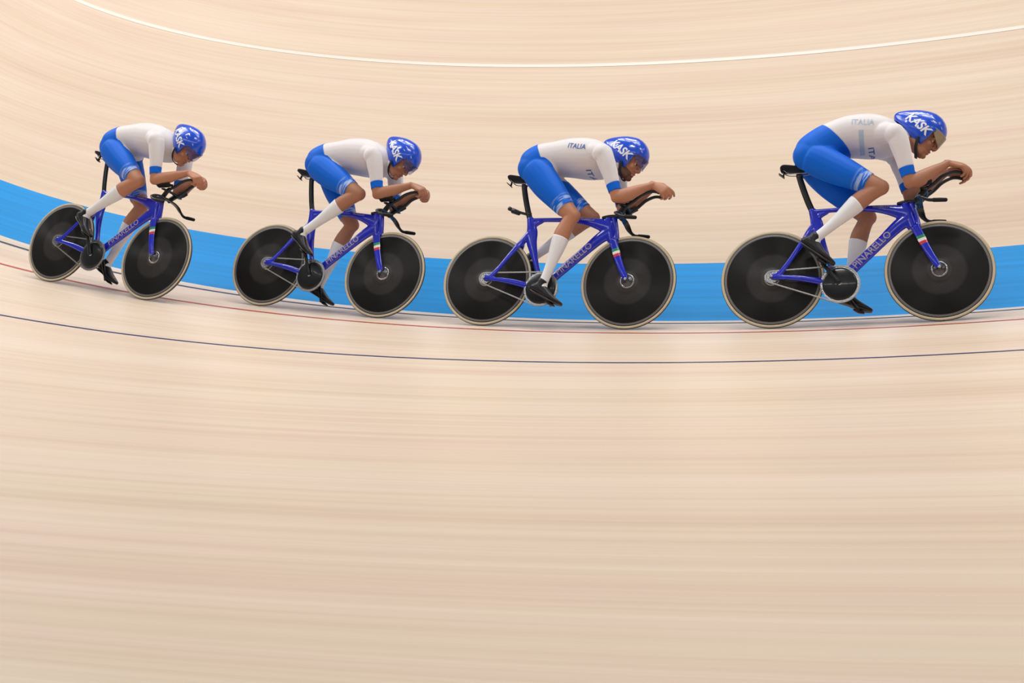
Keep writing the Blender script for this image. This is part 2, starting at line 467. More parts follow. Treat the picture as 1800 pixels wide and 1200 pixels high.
def project(name, vf, bvh, origin, right, up, direc, m, parent, lift=0.002):
    V, F = vf; O = Vector(origin); Rr = Vector(right).normalized(); U = Vector(up).normalized(); D = Vector(direc).normalized()
    out = []; ok = []
    for v in V:
        p = O + Rr * v.x + U * v.y
        h, nrm, _, _ = bvh.ray_cast(p - D * 0.35, D, 0.9)
        if h is None: out.append(p); ok.append(False)
        else:
            if nrm.dot(D) > 0: nrm = -nrm
            out.append(h + nrm * lift); ok.append(True)
    F = [f for f in F if all(ok[i] for i in f)]
    if not F: return None
    nf = []
    for f in F:
        nn = (out[f[1]] - out[f[0]]).cross(out[f[2]] - out[f[0]])
        nf.append(f if nn.dot(D) < 0 else f[::-1])
    used = sorted({i for f in nf for i in f}); mp = {i: k for k, i in enumerate(used)}
    return from_np(name, [out[i] for i in used], [tuple(mp[i] for i in f) for f in nf], m, parent, smooth=False)

# ================================================================== BICYCLE (local: x forward, y left, z up; x measured from the rear hub, shifted so the middle is 0)
MX = 0.52; WR = 0.335; WB = 1.04
BB = Vector((0.43, 0, 0.262)); CRANK = 0.172
def shift(vf, off=(-MX, 0, 0)):
    o = Vector(off); return [Vector(v) + o for v in vf[0]], vf[1]
def bike_proto(root):
    # ---- frame
    P = []
    P.append(loft([(.262, 0, .806, .024, .016), (.278, 0, .755, .032, .017), (.292, 0, .70, .042, .019), (.298, 0, .63, .040, .019), (.326, 0, .54, .028, .018), (.362, 0, .44, .019, .018), (.400, 0, .34, .022, .022), (.43, 0, .262, .03, .03)], up=(1, 0, 0)))
    P.append(loft([(.285, 0, .735, .02, .014), (.315, 0, .765, .022, .014), (.36, 0, .785, .016, .014)], up=(-.7, 0, .7)))
    P.append(loft([(.262, 0, .790, .017, .015), (.40, 0, .793, .015, .017), (.56, 0, .791, .017, .018), (.66, 0, .784, .024, .019), (.75, 0, .768, .036, .02), (.84, 0, .745, .055, .022), (.875, 0, .735, .06, .022)]))
    P.append(loft([(.875, 0, .705, .05, .022), (.80, 0, .653, .043, .022), (.70, 0, .556, .035, .021), (.60, 0, .460, .034, .021), (.50, 0, .364, .034, .021), (.43, 0, .285, .034, .026)], up=(-.7, 0, .7)))
    P.append(loft([(.846, 0, .80, .031, .021), (.862, 0, .74, .034, .022), (.878, 0, .68, .035, .022), (.892, 0, .632, .033, .022)], up=(1, 0, 0)))
    P.append(ell((.43, 0, .262), (.04, .035, .04), 10))
    P.append(loft([(.285, 0, .70, .03, .016), (.24, 0, .645, .024, .022), (.214, 0, .60, .022, .034)], up=(.7, 0, -.7)))
    for s in (-1, 1):
        P.append(loft([(.225, s * .018, .612, .02, .011), (.206, s * .036, .575, .02, .010), (.165, s * .047, .51, .017, .009), (.10, s * .055, .412, .016, .009), (.045, s * .060, .345, .02, .008), (.0, s * .060, .335, .022, .007)], up=(-.7, 0, .7)))
        P.append(loft([(.01, s * .060, .333, .02, .007), (.09, s * .058, .325, .016, .009), (.20, s * .052, .312, .021, .011), (.30, s * .043, .292, .023, .012), (.40, s * .022, .272, .024, .016)], up=(0, 0, 1)))
    me = remesh([shift(p) for p in P], 0.004, 6)
    frame = link('frame', me, M['frame'], root)
    bv = BVHTree.FromPolygons([v.co for v in me.vertices], [tuple(p.vertices) for p in me.polygons])
    dx = Vector((.30, 0, .288)).normalized(); up = Vector((-dx.z, 0, dx.x))
    # right side reads upwards along the down tube, left side too
    project('maker_lettering', text_vf('PINARELLO', .062), bv, (.635 - MX, -.1, .4935), dx, up, (0, 1, 0), M['grey_print'], frame, .0012)
    project('maker_lettering', text_vf('PINARELLO', .062), bv, (.635 - MX, .1, .4935), -dx, -up, (0, -1, 0), M['grey_print'], frame, .0012)
    project('top_tube_lettering', text_vf('PINARELLO', .020), bv, (.70 - MX, -.1, .787), (1, 0, -.06), (.06, 0, 1), (0, 1, 0), M['grey_print'], frame, .0012)
    # ---- fork with the flag bands
    P = [loft([(.897, 0, .800, .013, .020), (.909, 0, .74, .016, .022), (.920, 0, .68, .018, .024), (.918, 0, .64, .026, .03)], up=(1, 0, 0)),
         loft([(.885, 0, .80, .02, .02), (.93, 0, .66, .012, .02)], up=(1, 0, 0), sub=1)]
    P.append(loft([(.905, -.03, .618, .026, .016), (.907, 0, .628, .028, .03), (.905, .03, .618, .026, .016)], up=(0, 0, 1)))
    for s in (-1, 1):
        P.append(loft([(.906, s * .030, .628, .030, .012), (.936, s * .040, .557, .029, .010), (.958, s * .046, .50, .027, .009), (.985, s * .051, .44, .025, .009), (1.012, s * .054, .385, .023, .009), (1.036, s * .055, .34, .018, .008)], up=(1, 0, .3)))
    me = remesh([shift(p) for p in P], 0.0035, 5)
    bm = bmesh.new(); bm.from_mesh(me)
    nrm = Vector((.36, 0, -1)).normalized(); cuts = []
    for q in (.562, .543, .524, .505):
        co = Vector((.935 + (.557 - q) * .38 - MX, 0, q)); cuts.append(co.dot(nrm))
        bmesh.ops.bisect_plane(bm, geom=bm.verts[:] + bm.edges[:] + bm.faces[:], plane_co=co, plane_no=nrm, dist=1e-5)
    fm = []
    for f in bm.faces:
        d = f.calc_center_median().dot(nrm); f.material_index = 0
        if cuts[0] < d < cuts[1]: f.material_index = 1
        elif cuts[1] < d < cuts[2]: f.material_index = 2
        elif cuts[2] < d < cuts[3]: f.material_index = 3
    bm.to_mesh(me); bm.free()
    link('fork', me, [M['frame'], M['green'], M['flagwhite'], M['red']], root)
    # ---- wheels
    def wheel(x, rear):
        prof = [(0.0, -.030), (.03, -.030), (.035, -.026), (.10, -.0245), (.18, -.021), (.25, -.016), (.285, -.0125), (.312, -.0105), (.3145, -.009), (.3145, .009), (.312, .0105), (.285, .0125), (.25, .016), (.18, .021), (.10, .0245), (.035, .026), (.03, .030), (0.0, .030)]
        w = mesh_obj('wheel', [lathe_y(prof, 128)], M['disc'], root)
        w.location = (x - MX, 0, WR)
        V, F = lathe_y([(.3245 + .0115 * math.cos(t), .0115 * math.sin(t)) for t in [2 * PI * k / 16 for k in range(16)]], 128, True)
        fm = [1 if (j % 16) in (15, 0, 1, 14) else 0 for j in range(len(F))]
        from_np('tyre', V, F, [M['tan'], M['tread']], w, True, fm)
        hub = [lathe_y([(0, -.058), (.008, -.058), (.010, -.045), (.018, -.040), (.02, -.031), (.045, -.0305), (.047, -.026)], 40),
               lathe_y([(.047, .026), (.045, .0305), (.02, .031), (.018, .04), (.010, .045), (.008, .058), (0, .058)], 40)]
        mesh_obj('hub', hub, M['hub'], w)
        mesh_obj('hub_ring', [lathe_y([(.040, s * .0305), (.042, s * .0325), (.050, s * .0325), (.052, s * .0285)], 48) for s in (-1,)], M['steel'], w)
        for s in (-1, 1):
            mesh_obj('axle_nut', [lathe_y([(0, s * .078), (.010, s * .078), (.012, s * .070), (.012, s * .058)], 6)], M['steel'], w, smooth=False)
        return w
    def lathe_part(r0, r1, y, deg):
        V, F = [], []
        for k in range(5):
            a = math.radians(deg) * (k / 4 - .5) + (2.4)
            for r in (r0, r1): V.append((r * math.cos(a), y + .001 * (r - r0) / .028 * 3.5, r * math.sin(a)))
        for k in range(4): F.append((2 * k, 2 * k + 1, 2 * k + 3, 2 * k + 2))
        return V, F
    wheel(0, True); wheel(WB, False)
    # ---- drive: sprocket, chain, crankset
    CY = -.049
    def toothed(R, n_t, y, th, r_in):
        V, F = [], []; n = n_t * 4
        for k in range(n):
            a = 2 * PI * k / n; r = R + (.003 if (k % 4) in (1, 2) else -.0025)
            for (rr_, yy) in ((r, y - th), (r, y + th), (r_in, y + th), (r_in, y - th)):
                V.append((rr_ * math.cos(a), yy, rr_ * math.sin(a)))
        for k in range(n):
            k2 = (k + 1) % n
            for j in range(4):
                j2 = (j + 1) % 4; F.append((k * 4 + j, k * 4 + j2, k2 * 4 + j2, k2 * 4 + j))
        return V, F
    sp = mesh_obj('sprocket', [toothed(.040, 16, CY, .0016, .014)], M['steel'], root, smooth=False); sp.location = (-MX, 0, WR)
    RC, RS = .124, .040
    c1 = Vector((0, WR)); c2 = Vector((BB.x, BB.z)); d = c2 - c1; Ld = d.length; base = math.atan2(d.y, d.x)
    al = math.acos((RS - RC) / Ld)     # tangent angle from centre line
    def pt(c, r, a): return Vector((c.x + r * math.cos(a), c.y + r * math.sin(a)))
    path = []
    aU = base + al; aL = base - al
    path.append(pt(c1, RS, aU)); path.append(pt(c2, RC, aU))
    for k in range(1, 40):
        a = aU + (aL - aU) * k / 40; path.append(pt(c2, RC, a))
    path.append(pt(c2, RC, aL)); path.append(pt(c1, RS, aL))
    for k in range(1, 20):
        a = aL - (2 * PI - 2 * al) * k / 20; path.append(pt(c1, RS, a))
    path.append(path[0])
    segs = [(path[i + 1] - path[i]).length for i in range(len(path) - 1)]; total = sum(segs); nl = int(round(total / .0127)); step = total / nl
    def at(s):
        s %= total
        for i, l in enumerate(segs):
            if s <= l: return path[i] + (path[i + 1] - path[i]) * (s / l)
            s -= l
        return path[0]
    parts = []
    for i in range(nl):
        a, b = at(i * step), at((i + 1) * step); c = (a + b) / 2; an = math.atan2(b.y - a.y, b.x - a.x)
        m = Matrix.Rotation(-an, 3, 'Y'); yo = .0042 if i % 2 else .0026
        for s in (-1, 1):
            parts.append(box_vf((c.x - MX, CY + s * yo, c.y), (step * .62, .0009, .0043), m))
        parts.append(box_vf((a.x - MX, CY, a.y), (.0034, .0048, .0034), m))
    mesh_obj('chain', parts, M['chain'], root, smooth=False)
    cr = mesh_obj('crankset', [lathe_y([(0, -.067), (.05, -.067), (.098, -.060), (.108, -.056), (.110, -.052), (.108, -.047), (0, -.047)], 72)], M['black'], root)
    cr.location = (BB.x - MX, 0, BB.z)
    mesh_obj('chainring', [toothed(.1215, 62, CY, .0016, .100)], M['steel'], cr, smooth=False)
    mesh_obj('spindle', [lathe_y([(0, -.07), (.013, -.07), (.013, .075), (0, .075)], 24)], M['steel'], cr)
    for s in (-1, 1):
        st = [(0, s * .074, 0, .018, .0085), (CRANK * .5, s * .080, 0, .0125, .007), (CRANK, s * .086, 0, .013, .0075)]
        if s > 0: st = [(-q[0], q[1], q[2], q[3], q[4]) for q in st]
        arm = mesh_obj('crank_arm', [loft(st, up=(0, 0, 1), n=16, ex=2.6)], M['black'], cr)
        pd = mesh_obj('pedal', [loft([(0, s * .090, 0, .006, .006), (0, s * .105, 0, .006, .006)], n=10, sub=1, up=(0, 0, 1)),
                                loft([(-.035, s * .122, 0, .005, .014), (0, s * .122, 0, .011, .022), (.035, s * .122, 0, .005, .016)], n=14, ex=2.8)], M['black'], root)
        pd['side'] = s
    # ---- seat post and saddle
    post = loft([(.268, 0, .785, .021, .0105), (.236, 0, .87, .021, .0105), (.205, 0, .97, .021, .0105), (.186, 0, 1.045, .021, .011), (.188, 0, 1.062, .026, .014)], up=(1, 0, 0), ex=2.2)
    mesh_obj('seat_post', [shift(post)], M['black'], root)
    sad = [loft([(.066, 0, 1.108, .010, .052), (.085, 0, 1.112, .014, .068), (.13, 0, 1.106, .016, .066), (.19, 0, 1.100, .017, .045), (.25, 0, 1.098, .017, .026), (.31, 0, 1.096, .016, .020), (.345, 0, 1.090, .012, .016)], n=20, ex=2.3)]
    sd = mesh_obj('saddle', [shift(p) for p in sad], M['black_soft'], root)
    rails = [loft([(.085, s * .03, 1.092, .0035, .0035), (.12, s * .022, 1.070, .0035, .0035), (.20, s * .021, 1.066, .0035, .0035), (.27, s * .018, 1.072, .0035, .0035), (.31, s * .01, 1.086, .0035, .0035)], n=8) for s in (-1, 1)]
    mesh_obj('rail', [shift(p) for p in rails], M['steel'], sd)
    clip = [loft([(.052, 0, 1.078, .004, .022), (.085, 0, 1.052, .004, .022)], n=12, sub=1, ex=3, up=(1, 0, 1)), loft([(.085, 0, 1.092, .006, .010), (.08, 0, 1.06, .006, .010)], n=10, sub=1, up=(1, 0, 0))]
    mesh_obj('transponder_clip', [shift(p) for p in clip], M['black'], sd)
    # ---- cockpit
    stem = [loft([(.805, 0, .806, .010, .018), (.85, 0, .814, .012, .021), (.905, 0, .815, .013, .023), (.945, 0, .812, .012, .03)], ex=2.5)]
    mesh_obj('stem', [shift(p) for p in stem], M['black'], root)
    bar = []
    for s in (-1, 1):
        bar.append(loft([(.937, 0, .812, .009, .024), (.940, s * .07, .812, .008, .024), (.945, s * .125, .800, .008, .024), (.958, s * .165, .772, .009, .022), (.985, s * .182, .748, .011, .014), (1.02, s * .184, .741, .011, .011), (1.06, s * .184, .738, .010, .010)], up=(0, 0, 1), ex=2.3, sub=6))
    me = remesh([shift(p) for p in bar], .004, 3)
    bb_ = link('base_bar', me, M['black'], root)
    for s in (-1, 1):
        mesh_obj('grip', [shift(loft([(1.02, s * .184, .7415, .0135, .0135), (1.06, s * .184, .739, .0135, .0135), (1.098, s * .184, .736, .0125, .0125)], n=16))], M['black_soft'], bb_)
    ris = []
    for s in (-1, 1):
        ris.append(loft([(.922, s * .035, .810, .022, .012), (.948, s * .045, .842, .022, .012), (.972, s * .055, .866, .020, .012), (.995, s * .06, .882, .014, .012)], up=(1, 0, -1), ex=2.4))
    ris.append(loft([(.965, -.10, .864, .007, .022), (.975, 0, .868, .008, .02), (.965, .10, .864, .007, .022)], up=(0, 0, 1), ex=2.4))
    mesh_obj('riser', [shift(p) for p in ris], M['black'], root)
    for s in (-1, 1):
        ext = loft([(.980, s * .060, .870, .0115, .0115), (1.03, s * .058, .904, .0115, .0115), (1.077, s * .054, .948, .0115, .0115), (1.120, s * .050, .971, .0110, .0110), (1.152, s * .048, .980, .0105, .0105), (1.182, s * .047, .978, .0105, .0105), (1.204, s * .046, .970, .0105, .0105)], n=16)
        mesh_obj('extension_bar', [shift(ext)], M['black'], root)
        V, F = [], []
        for i in range(15):
            x = .925 + .095 * i / 14; w_ = .036 - .008 * abs(i - 7) / 7
            for j in range(13):
                a = -1 + 2 * j / 12
                V.append((x, s * (.112 - .25 * (x - .925)) + a * w_, .866 + .33 * (x - .925) + .009 * abs(a) ** 2.4))
        for i in range(14):
            for j in range(12): F.append((i * 13 + j, i * 13 + j + 1, (i + 1) * 13 + j + 1, (i + 1) * 13 + j))
        o = mesh_obj('arm_pad', [shift((V, F))], M['black_soft'], root)
        so = o.modifiers.new('s', 'SOLIDIFY'); so.thickness = .018; so.offset = -1
    return root

def set_crank(root, ang, pitch_r, pitch_l):
    """ang: direction of the right crank in degrees"""
    for ch in root.children:
        nm = ch.name.split('.')[0]
        if nm == 'crankset': ch.rotation_euler = (0, -math.radians(ang), 0)
        if nm == 'pedal':
            s = ch['side']; a = math.radians(ang + (180 if s > 0 else 0))
            ch.location = (BB.x - MX + CRANK * math.cos(a), 0, BB.z + CRANK * math.sin(a))
            ch.rotation_euler = (0, math.radians(pitch_l if s > 0 else pitch_r), 0)

def copy_tree(o, parent=None):
    c = o.copy(); COL.objects.link(c)
    if parent is not None: c.parent = parent
    for ch in o.children: copy_tree(ch, c)
    return c

# ================================================================== RIDERS
def rider_frame(phi, w, lean):
    e = Vector((math.sin(phi), -math.cos(phi), 0)); t = Vector((math.cos(phi), math.sin(phi), 0)); k = Vector((0, 0, 1))
    n = -math.sin(BANK) * e + math.cos(BANK) * k; s = math.cos(BANK) * e + math.sin(BANK) * k
    o = (R0 + w * math.cos(BANK)) * e + w * math.sin(BANK) * k + n * 0.008
    Z = n * math.cos(lean) - s * math.sin(lean); Y = Z.cross(t)
    m = Matrix((t, Y, Z)).transposed().to_4x4(); m.translation = o
    return m

def ik(h, a, l1, l2, pole):
    h, a, pole = Vector(h), Vector(a), Vector(pole); d = a - h; L = min(d.length, (l1 + l2) * .999); u = d.normalized()
    x = (l1 * l1 - l2 * l2 + L * L) / (2 * L); hh = math.sqrt(max(l1 * l1 - x * x, 0))
    p = (pole - u * pole.dot(u)).normalized()
    return h + u * x + p * hh

def lerp(a, b, t): return Vector(a) * (1 - t) + Vector(b) * t
def limb(a, b, st, up, n=18):
    """st: (t, off, ra, rb): off = offset along 'up' normal"""
    a, b = Vector(a), Vector(b); side, nn = frame_at(b - a, Vector(up)); out = []
    for t, off, ra, rb in st:
        c = a.lerp(b, t) + nn * off; out.append((c.x, c.y, c.z, ra, rb))
    return loft(out, up=up, n=n, sub=4)

def make_hand(wr, h, nrm, side, curl, thumb=(0.55, -0.5)):
    """wr wrist, h hand direction, nrm back-of-hand normal, side -1 right / +1 left; returns parts"""
    h = Vector(h).normalized(); nrm = Vector(nrm); nrm = (nrm - h * nrm.dot(h)).normalized()
    # thumb side: for a right hand seen from the back (nrm towards viewer) with fingers along h the thumb is at nrm x h
    ts = nrm.cross(h) * (1 if side > 0 else -1) * -1
    parts = []; wr = Vector(wr)
    P = lambda u, v, w: wr + h * u + ts * v + nrm * w
    def L3(pts):
        return loft([(p.x, p.y, p.z, ra, rb) for p, ra, rb in pts], up=nrm, n=14, sub=3)
    parts.append(L3([(P(-.02, 0, 0), .021, .028), (P(.015, .0, 0), .021, .032), (P(.055, .002, -.001), .019, .042), (P(.088, .001, -.002), .016, .043), (P(.102, .0, -.004), .012, .040)]))
    lens = [(.046, .028, .022), (.050, .032, .024), (.046, .029, .023), (.036, .022, .020)]
    for i, (v, ln) in enumerate(zip((.031, .0105, -.0105, -.031), lens)):
        base = P(.096 - .004 * abs(i - 1), v, -.002); ang = 0; p = base; pts = [(P(.075, v * .95, -.003), .0105)]
        pts.append((base, .0112))
        for j in range(3):
            ang += curl[i][j]
            dr = h * math.cos(ang) - nrm * math.sin(ang); dr = dr + ts * (v * 1.2); dr.normalize()
            p = p + dr * ln[j]; pts.append((p, .0104 - .0011 * j - (.0008 if i == 3 else 0)))
        parts.append(loft([(q.x, q.y, q.z, r, r) for q, r in pts], up=ts, n=12, sub=3))
    b0 = P(.022, .026, -.006); b1 = P(.052, .050, -.020); b2 = P(.080, .052 + .0 * thumb[0], -.040); b3 = P(.102, .044, -.058)
    parts.append(loft([(b0.x, b0.y, b0.z, .015, .016), (b1.x, b1.y, b1.z, .0135, .0135), (b2.x, b2.y, b2.z, .0115, .0115), (b3.x, b3.y, b3.z, .009, .0095)], up=nrm, n=12, sub=3))
    return parts

def head_parts():
    P = []
    P.append(ell((-.012, 0, .030), (.100, .077, .096), 16))
    P.append(ell((.030, 0, -.020), (.066, .063, .080), 14))
    P.append(ell((.028, 0, -.078), (.060, .050, .040), 14))
    P.append(ell((.074, 0, -.106), (.020, .022, .018), 10))
    for s in (-1, 1):
        P.append(ell((.062, s * .040, -.032), (.024, .022, .022), 10))
        P.append(loft([(.080, s * .052, .010, .010, .010), (.094, s * .028, .016, .011, .012), (.098, s * .008, .010, .009, .010)], n=10))
        P.append(ell((.104, s * .012, -.040), (.011, .008, .009), 8))
        P.append(ell((.0775, s * .032, -.0005), (.0125, .0145, .0065), 8))
        P.append(ell((.0755, s * .032, -.0175), (.0125, .0145, .0055), 8))
        P.append(ell((-.006, s * .072, -.012), (.018, .008, .026), 10, Matrix.Rotation(.2, 3, 'Y')))
        P.append(loft([(-.02, s * .056, -.055, .02, .012), (.02, s * .052, -.088, .018, .014), (.06, s * .03, -.104, .015, .014)], n=12))
    P.append(loft([(.092, 0, .010, .009, .010), (.104, 0, -.012, .009, .009), (.117, 0, -.032, .009, .008), (.113, 0, -.043, .006, .007)], up=(1, 0, 0), n=12))
    P.append(ell((.089, 0, -.064), (.012, .024, .007), 10))
    P.append(ell((.085, 0, -.081), (.012, .020, .007), 10))
    return P

def helmet_shell():
    """superellipsoid dome with a tapering tail, trimmed along the brow / ear / nape line (head-local)"""
    nu, nv = 72, 48; V = {}; VV = []; 
    def pos(th, ph):
        # th: 0 at top .. pi bottom ; ph around, 0 = forward
        d = Vector((math.sin(th) * math.cos(ph), math.sin(th) * math.sin(ph), math.cos(th)))
        x = d.x * (.136 if d.x > 0 else .215)
        tail = max(0, -d.x)
        y = d.y * (.103 - .018 * tail)
        z = d.z * (.128 - .020 * tail)
        y *= 1 - .45 * max(0, tail - .45)
        z -= .010 * tail
        if tail > 0: z = z * (1 - .30 * tail ** 2) + .012 * tail
        return Vector((x - .008, y, z + .036))
    idx = {}
    def edge(x):
        pts = [(-.25, .012), (-.20, .006), (-.13, -.018), (-.06, -.050), (.0, -.070), (.035, -.066), (.052, -.035), (.062, .020), (.080, .046), (.11, .050), (.16, .048)]
        for (xa, za), (xb, zb) in zip(pts[:-1], pts[1:]):
            if x <= xb: return za + (zb - za) * (x - xa) / (xb - xa)
        return pts[-1][1]
    verts = []; faces = []
    for i in range(nv + 1):
        for k in range(nu):
            verts.append(pos(PI * i / nv * 1.0, 2 * PI * k / nu))
    keep = [v.z >= edge(v.x) for v in verts]
    # snap the first row below the edge up to the edge
    for k in range(nu):
        for i in range(1, nv + 1):
            a, b = (i - 1) * nu + k, i * nu + k
            if keep[a] and not keep[b]:
                lo, hi = 0.0, 1.0
                for _ in range(18):
                    mid = (lo + hi) / 2; p = verts[a].lerp(verts[b], mid)
                    if p.z >= edge(p.x): lo = mid
                    else: hi = mid
                verts[b] = verts[a].lerp(verts[b], lo); keep[b] = True
                break
    for i in range(nv):
        for k in range(nu):
            q = (i * nu + k, (i + 1) * nu + k, (i + 1) * nu + (k + 1) % nu, i * nu + (k + 1) % nu)
            if all(keep[j] for j in q): faces.append(q)
    # drop everything below the first trimmed row
    used = sorted({j for f in faces for j in f}); mp = {j: n for n, j in enumerate(used)}
    return [verts[j] for j in used], [tuple(mp[j] for j in f) for f in faces]

HOOK = ((.45, .65, .4), (.75, .85, .5), (.95, .9, .5), (1.05, .9, .5))
FIST = ((.95, 1.15, .6), (1.0, 1.2, .6), (1.05, 1.2, .6), (1.1, 1.2, .6))
RELAX = ((.45, .55, .4), (.65, .7, .5), (.8, .8, .5), (.9, .9, .5))

def build_person(cfg):
    """all in bike-local coordinates (x from the middle of the bike)"""
    sx = lambda p: Vector((p[0] - MX, p[1], p[2]))
    seat = sx((.27, 0, 1.10))
    hipz = cfg.get('hip', (.29, 1.12))
    hip = {s: sx((hipz[0], s * .088, hipz[1])) for s in (-1, 1)}
    a0 = math.radians(cfg['crank']); ank = {}; foot = {}
    for s in (-1, 1):
        a = a0 + (PI if s > 0 else 0); p = sx((BB.x + CRANK * math.cos(a), s * .122, BB.z + CRANK * math.sin(a)))
        th = math.radians(cfg['pitch'][0 if s < 0 else 1])
        f = Vector((math.cos(th), 0, -math.sin(th))); u = Vector((math.sin(th), 0, math.cos(th)))
        ank[s] = p - f * .125 + u * .108; foot[s] = (f, u, p)
    L1, L2 = cfg.get('legs', (.478, .515))
    knee = {s: ik(hip[s], ank[s], L1, L2, (1, s * cfg.get('knee_out', .03), .15)) for s in (-1, 1)}
    sh = {s: sx((cfg['sh'][0], s * .178, cfg['sh'][1])) for s in (-1, 1)}
    elb = {s: sx(cfg['elb'][0 if s < 0 else 1]) for s in (-1, 1)}
    wr = {s: sx(cfg['wr'][0 if s < 0 else 1]) for s in (-1, 1)}
    hc = sx(cfg['head']); hp = math.radians(cfg['head_pitch']); hs = 1.06
    HM = Matrix.Translation(hc) @ Matrix.Rotation(math.radians(cfg.get('head_yaw', 0)), 4, 'Z') @ Matrix.Rotation(hp, 4, 'Y') @ Matrix.Scale(hs, 4)
    parts = []; prims = []   # prims: (label, a, b, ra, rb)
    sp = [(q[0] - MX, 0, q[1], q[2], q[3]) for q in cfg['spine']]
    parts.append(loft(sp, up=(0, 0, 1), n=28, ex=2.25, sub=5))
    for q, r_ in zip(sp[:-1], sp[1:]):
        prims.append(('torso', Vector(q[:3]), Vector(r_[:3]), (q[3] + q[4]) / 2, (r_[3] + r_[4]) / 2))
    for s in (-1, 1):
        # buttock and thigh
        parts.append(ell(sx((hipz[0] - .028, s * .072, hipz[1] + .050)), (.112, .088, .102), 14, Matrix.Rotation(-.5, 3, 'Y')))
        parts.append(ell(sx((hipz[0] + .055, s * .070, hipz[1] + .045)), (.10, .078, .085), 14))
        d = (knee[s] - hip[s])
        parts.append(limb(hip[s] - d * .06, knee[s], [(0, .012, .100, .084), (.12, .012, .108, .088), (.35, .006, .103, .084), (.6, .004, .086, .074), (.82, .002, .067, .060), (.94, .004, .058, .055), (1.0, .004, .053, .051)], (1, 0, 1)))
        parts.append(ell(knee[s] + Vector((.008, 0, .004)), (.052, .048, .052), 12))
        prims.append(('hip%d' % s, hip[s] + Vector((-.03, -s * .01, .03)), hip[s] + Vector((.045, -s * .01, .035)), .088, .082))
        prims.append(('thigh%d' % s, hip[s], knee[s], .09, .055))
        # calf bulges to the rear
        up = (1, 0, 0.3)
        parts.append(limb(knee[s], ank[s], [(0, .0, .050, .048), (.12, -.010, .052, .049), (.28, -.016, .059, .053), (.45, -.010, .052, .047), (.65, -.004, .038, .036), (.85, 0, .030, .029), (1.0, 0, .032, .030)], up))
        prims.append(('shin%d' % s, knee[s], ank[s], .055, .032))
        f, u, p = foot[s]
        parts.append(loft([tuple(ank[s] + u * .0 - f * .0) + (.030, .030), tuple(ank[s] + f * .02 - u * .04) + (.034, .032), tuple(ank[s] + f * .07 - u * .062) + (.024, .034), tuple(ank[s] + f * .15 - u * .072) + (.016, .034)], up=tuple(f), n=14, sub=3))
        prims.append(('foot%d' % s, ank[s] - u * .03, ank[s] + f * .15 - u * .072, .04, .03))
        # shoulder, upper arm, forearm
        parts.append(ell(sh[s] + Vector((-.012, 0, .004)), (.064, .056, .066), 14))
        parts.append(loft([tuple(sx((cfg['sh'][0] - .13, s * .10, cfg['sh'][1] + .045))) + (.075, .07), tuple(sx((cfg['sh'][0] - .05, s * .15, cfg['sh'][1] + .028))) + (.066, .06), tuple(sh[s]) + (.056, .052)], up=(0, 0, 1), n=16))
        prims.append(('upper%d' % s, sh[s], elb[s], .06, .042))
        prims.append(('torso', sx((cfg['sh'][0] - .13, s * .10, cfg['sh'][1] + .04)), sh[s] + Vector((-.02, 0, .02)), .08, .06))
        parts.append(limb(sh[s], elb[s], [(0, 0, .060, .052), (.2, .002, .061, .052), (.45, .003, .053, .046), (.7, 0, .046, .041), (.88, -.002, .041, .038), (1, -.004, .038, .036)], (1, 0, 0)))
        parts.append(ell(elb[s] + Vector((-.006, 0, -.002)), (.038, .035, .038), 12))
        parts.append(limb(elb[s], wr[s], [(0, 0, .040, .038), (.12, -.003, .049, .043), (.30, -.004, .049, .044), (.6, 0, .037, .036), (.85, 0, .027, .029), (1.02, 0, .023, .029)], (0, 0, 1)))
        prims.append(('fore%d' % s, elb[s], wr[s], .042, .028))
        hh, nn, cu = cfg['hand'][0 if s < 0 else 1]
        parts += make_hand(wr[s], hh, nn, s, cu)
        prims.append(('hand%d' % s, wr[s] + Vector(hh).normalized() * .03, wr[s] + Vector(hh).normalized() * .13, .035, .045))
    # neck
    nb = Vector(sp[-1][:3]); nh = HM @ Vector((-.022, 0, -.050))
    parts.append(loft([(nb.x - .03, 0, nb.z + .005, .072, .085), (nb.x + .015, 0, nb.z + .006, .062, .068), tuple(nb.lerp(nh, .6)) + (.058, .058), tuple(nh) + (.056, .056), tuple(HM @ Vector((-.02, 0, .0))) + (.056, .056)], up=(0, 0, 1), n=18))
    prims.append(('neck', nb, nh, .065, .055))
    prims.append(('head', HM @ Vector((-.01, 0, .02)), HM @ Vector((.05, 0, -.07)), .09, .055))
    for v, f_ in head_parts(): parts.append(([HM @ Vector(q) for q in v], f_))
    me = remesh(parts, cfg.get('voxel', .004), 3, .5)
    V, N, F = arrays(me)
    # ---- classify vertices by the nearest tapered capsule
    def classify(V):
        best = np.full(len(V), 1e9); lab = np.zeros(len(V), int); tp = np.zeros(len(V))
        for i, (nm, a, b, ra, rb) in enumerate(prims):
            a, b = np.array(a), np.array(b); ab = b - a; t = ((V - a) @ ab) / (ab @ ab); tc_ = np.clip(t, 0, 1)
            dist = np.linalg.norm(V - (a + tc_[:, None] * ab), axis=1) - (ra + (rb - ra) * tc_)
            k = dist < best; best[k] = dist[k]; lab[k] = i; tp[k] = t[k]
        return np.array([q[0] for q in prims])[lab], tp
    vl, tpar = classify(V)
    w = np.zeros(len(V)); soft = {'torso': 1, 'neck': .6, 'head': .0}
    for k in ('-1', '1'):
        soft['hip' + k] = 1; soft['thigh' + k] = .9; soft['upper' + k] = .9; soft['shin' + k] = .6; soft['fore' + k] = .5; soft['foot' + k] = .5
    for k, v in soft.items(): w[vl == k] = v
    w = np.where(((vl == 'fore-1') | (vl == 'fore1')) & (tpar > .85), .1, w)
    V = relax(V, F, w, 60)
    me.vertices.foreach_set('co', V.ravel()); me.update()
    V, N, F = arrays(me)
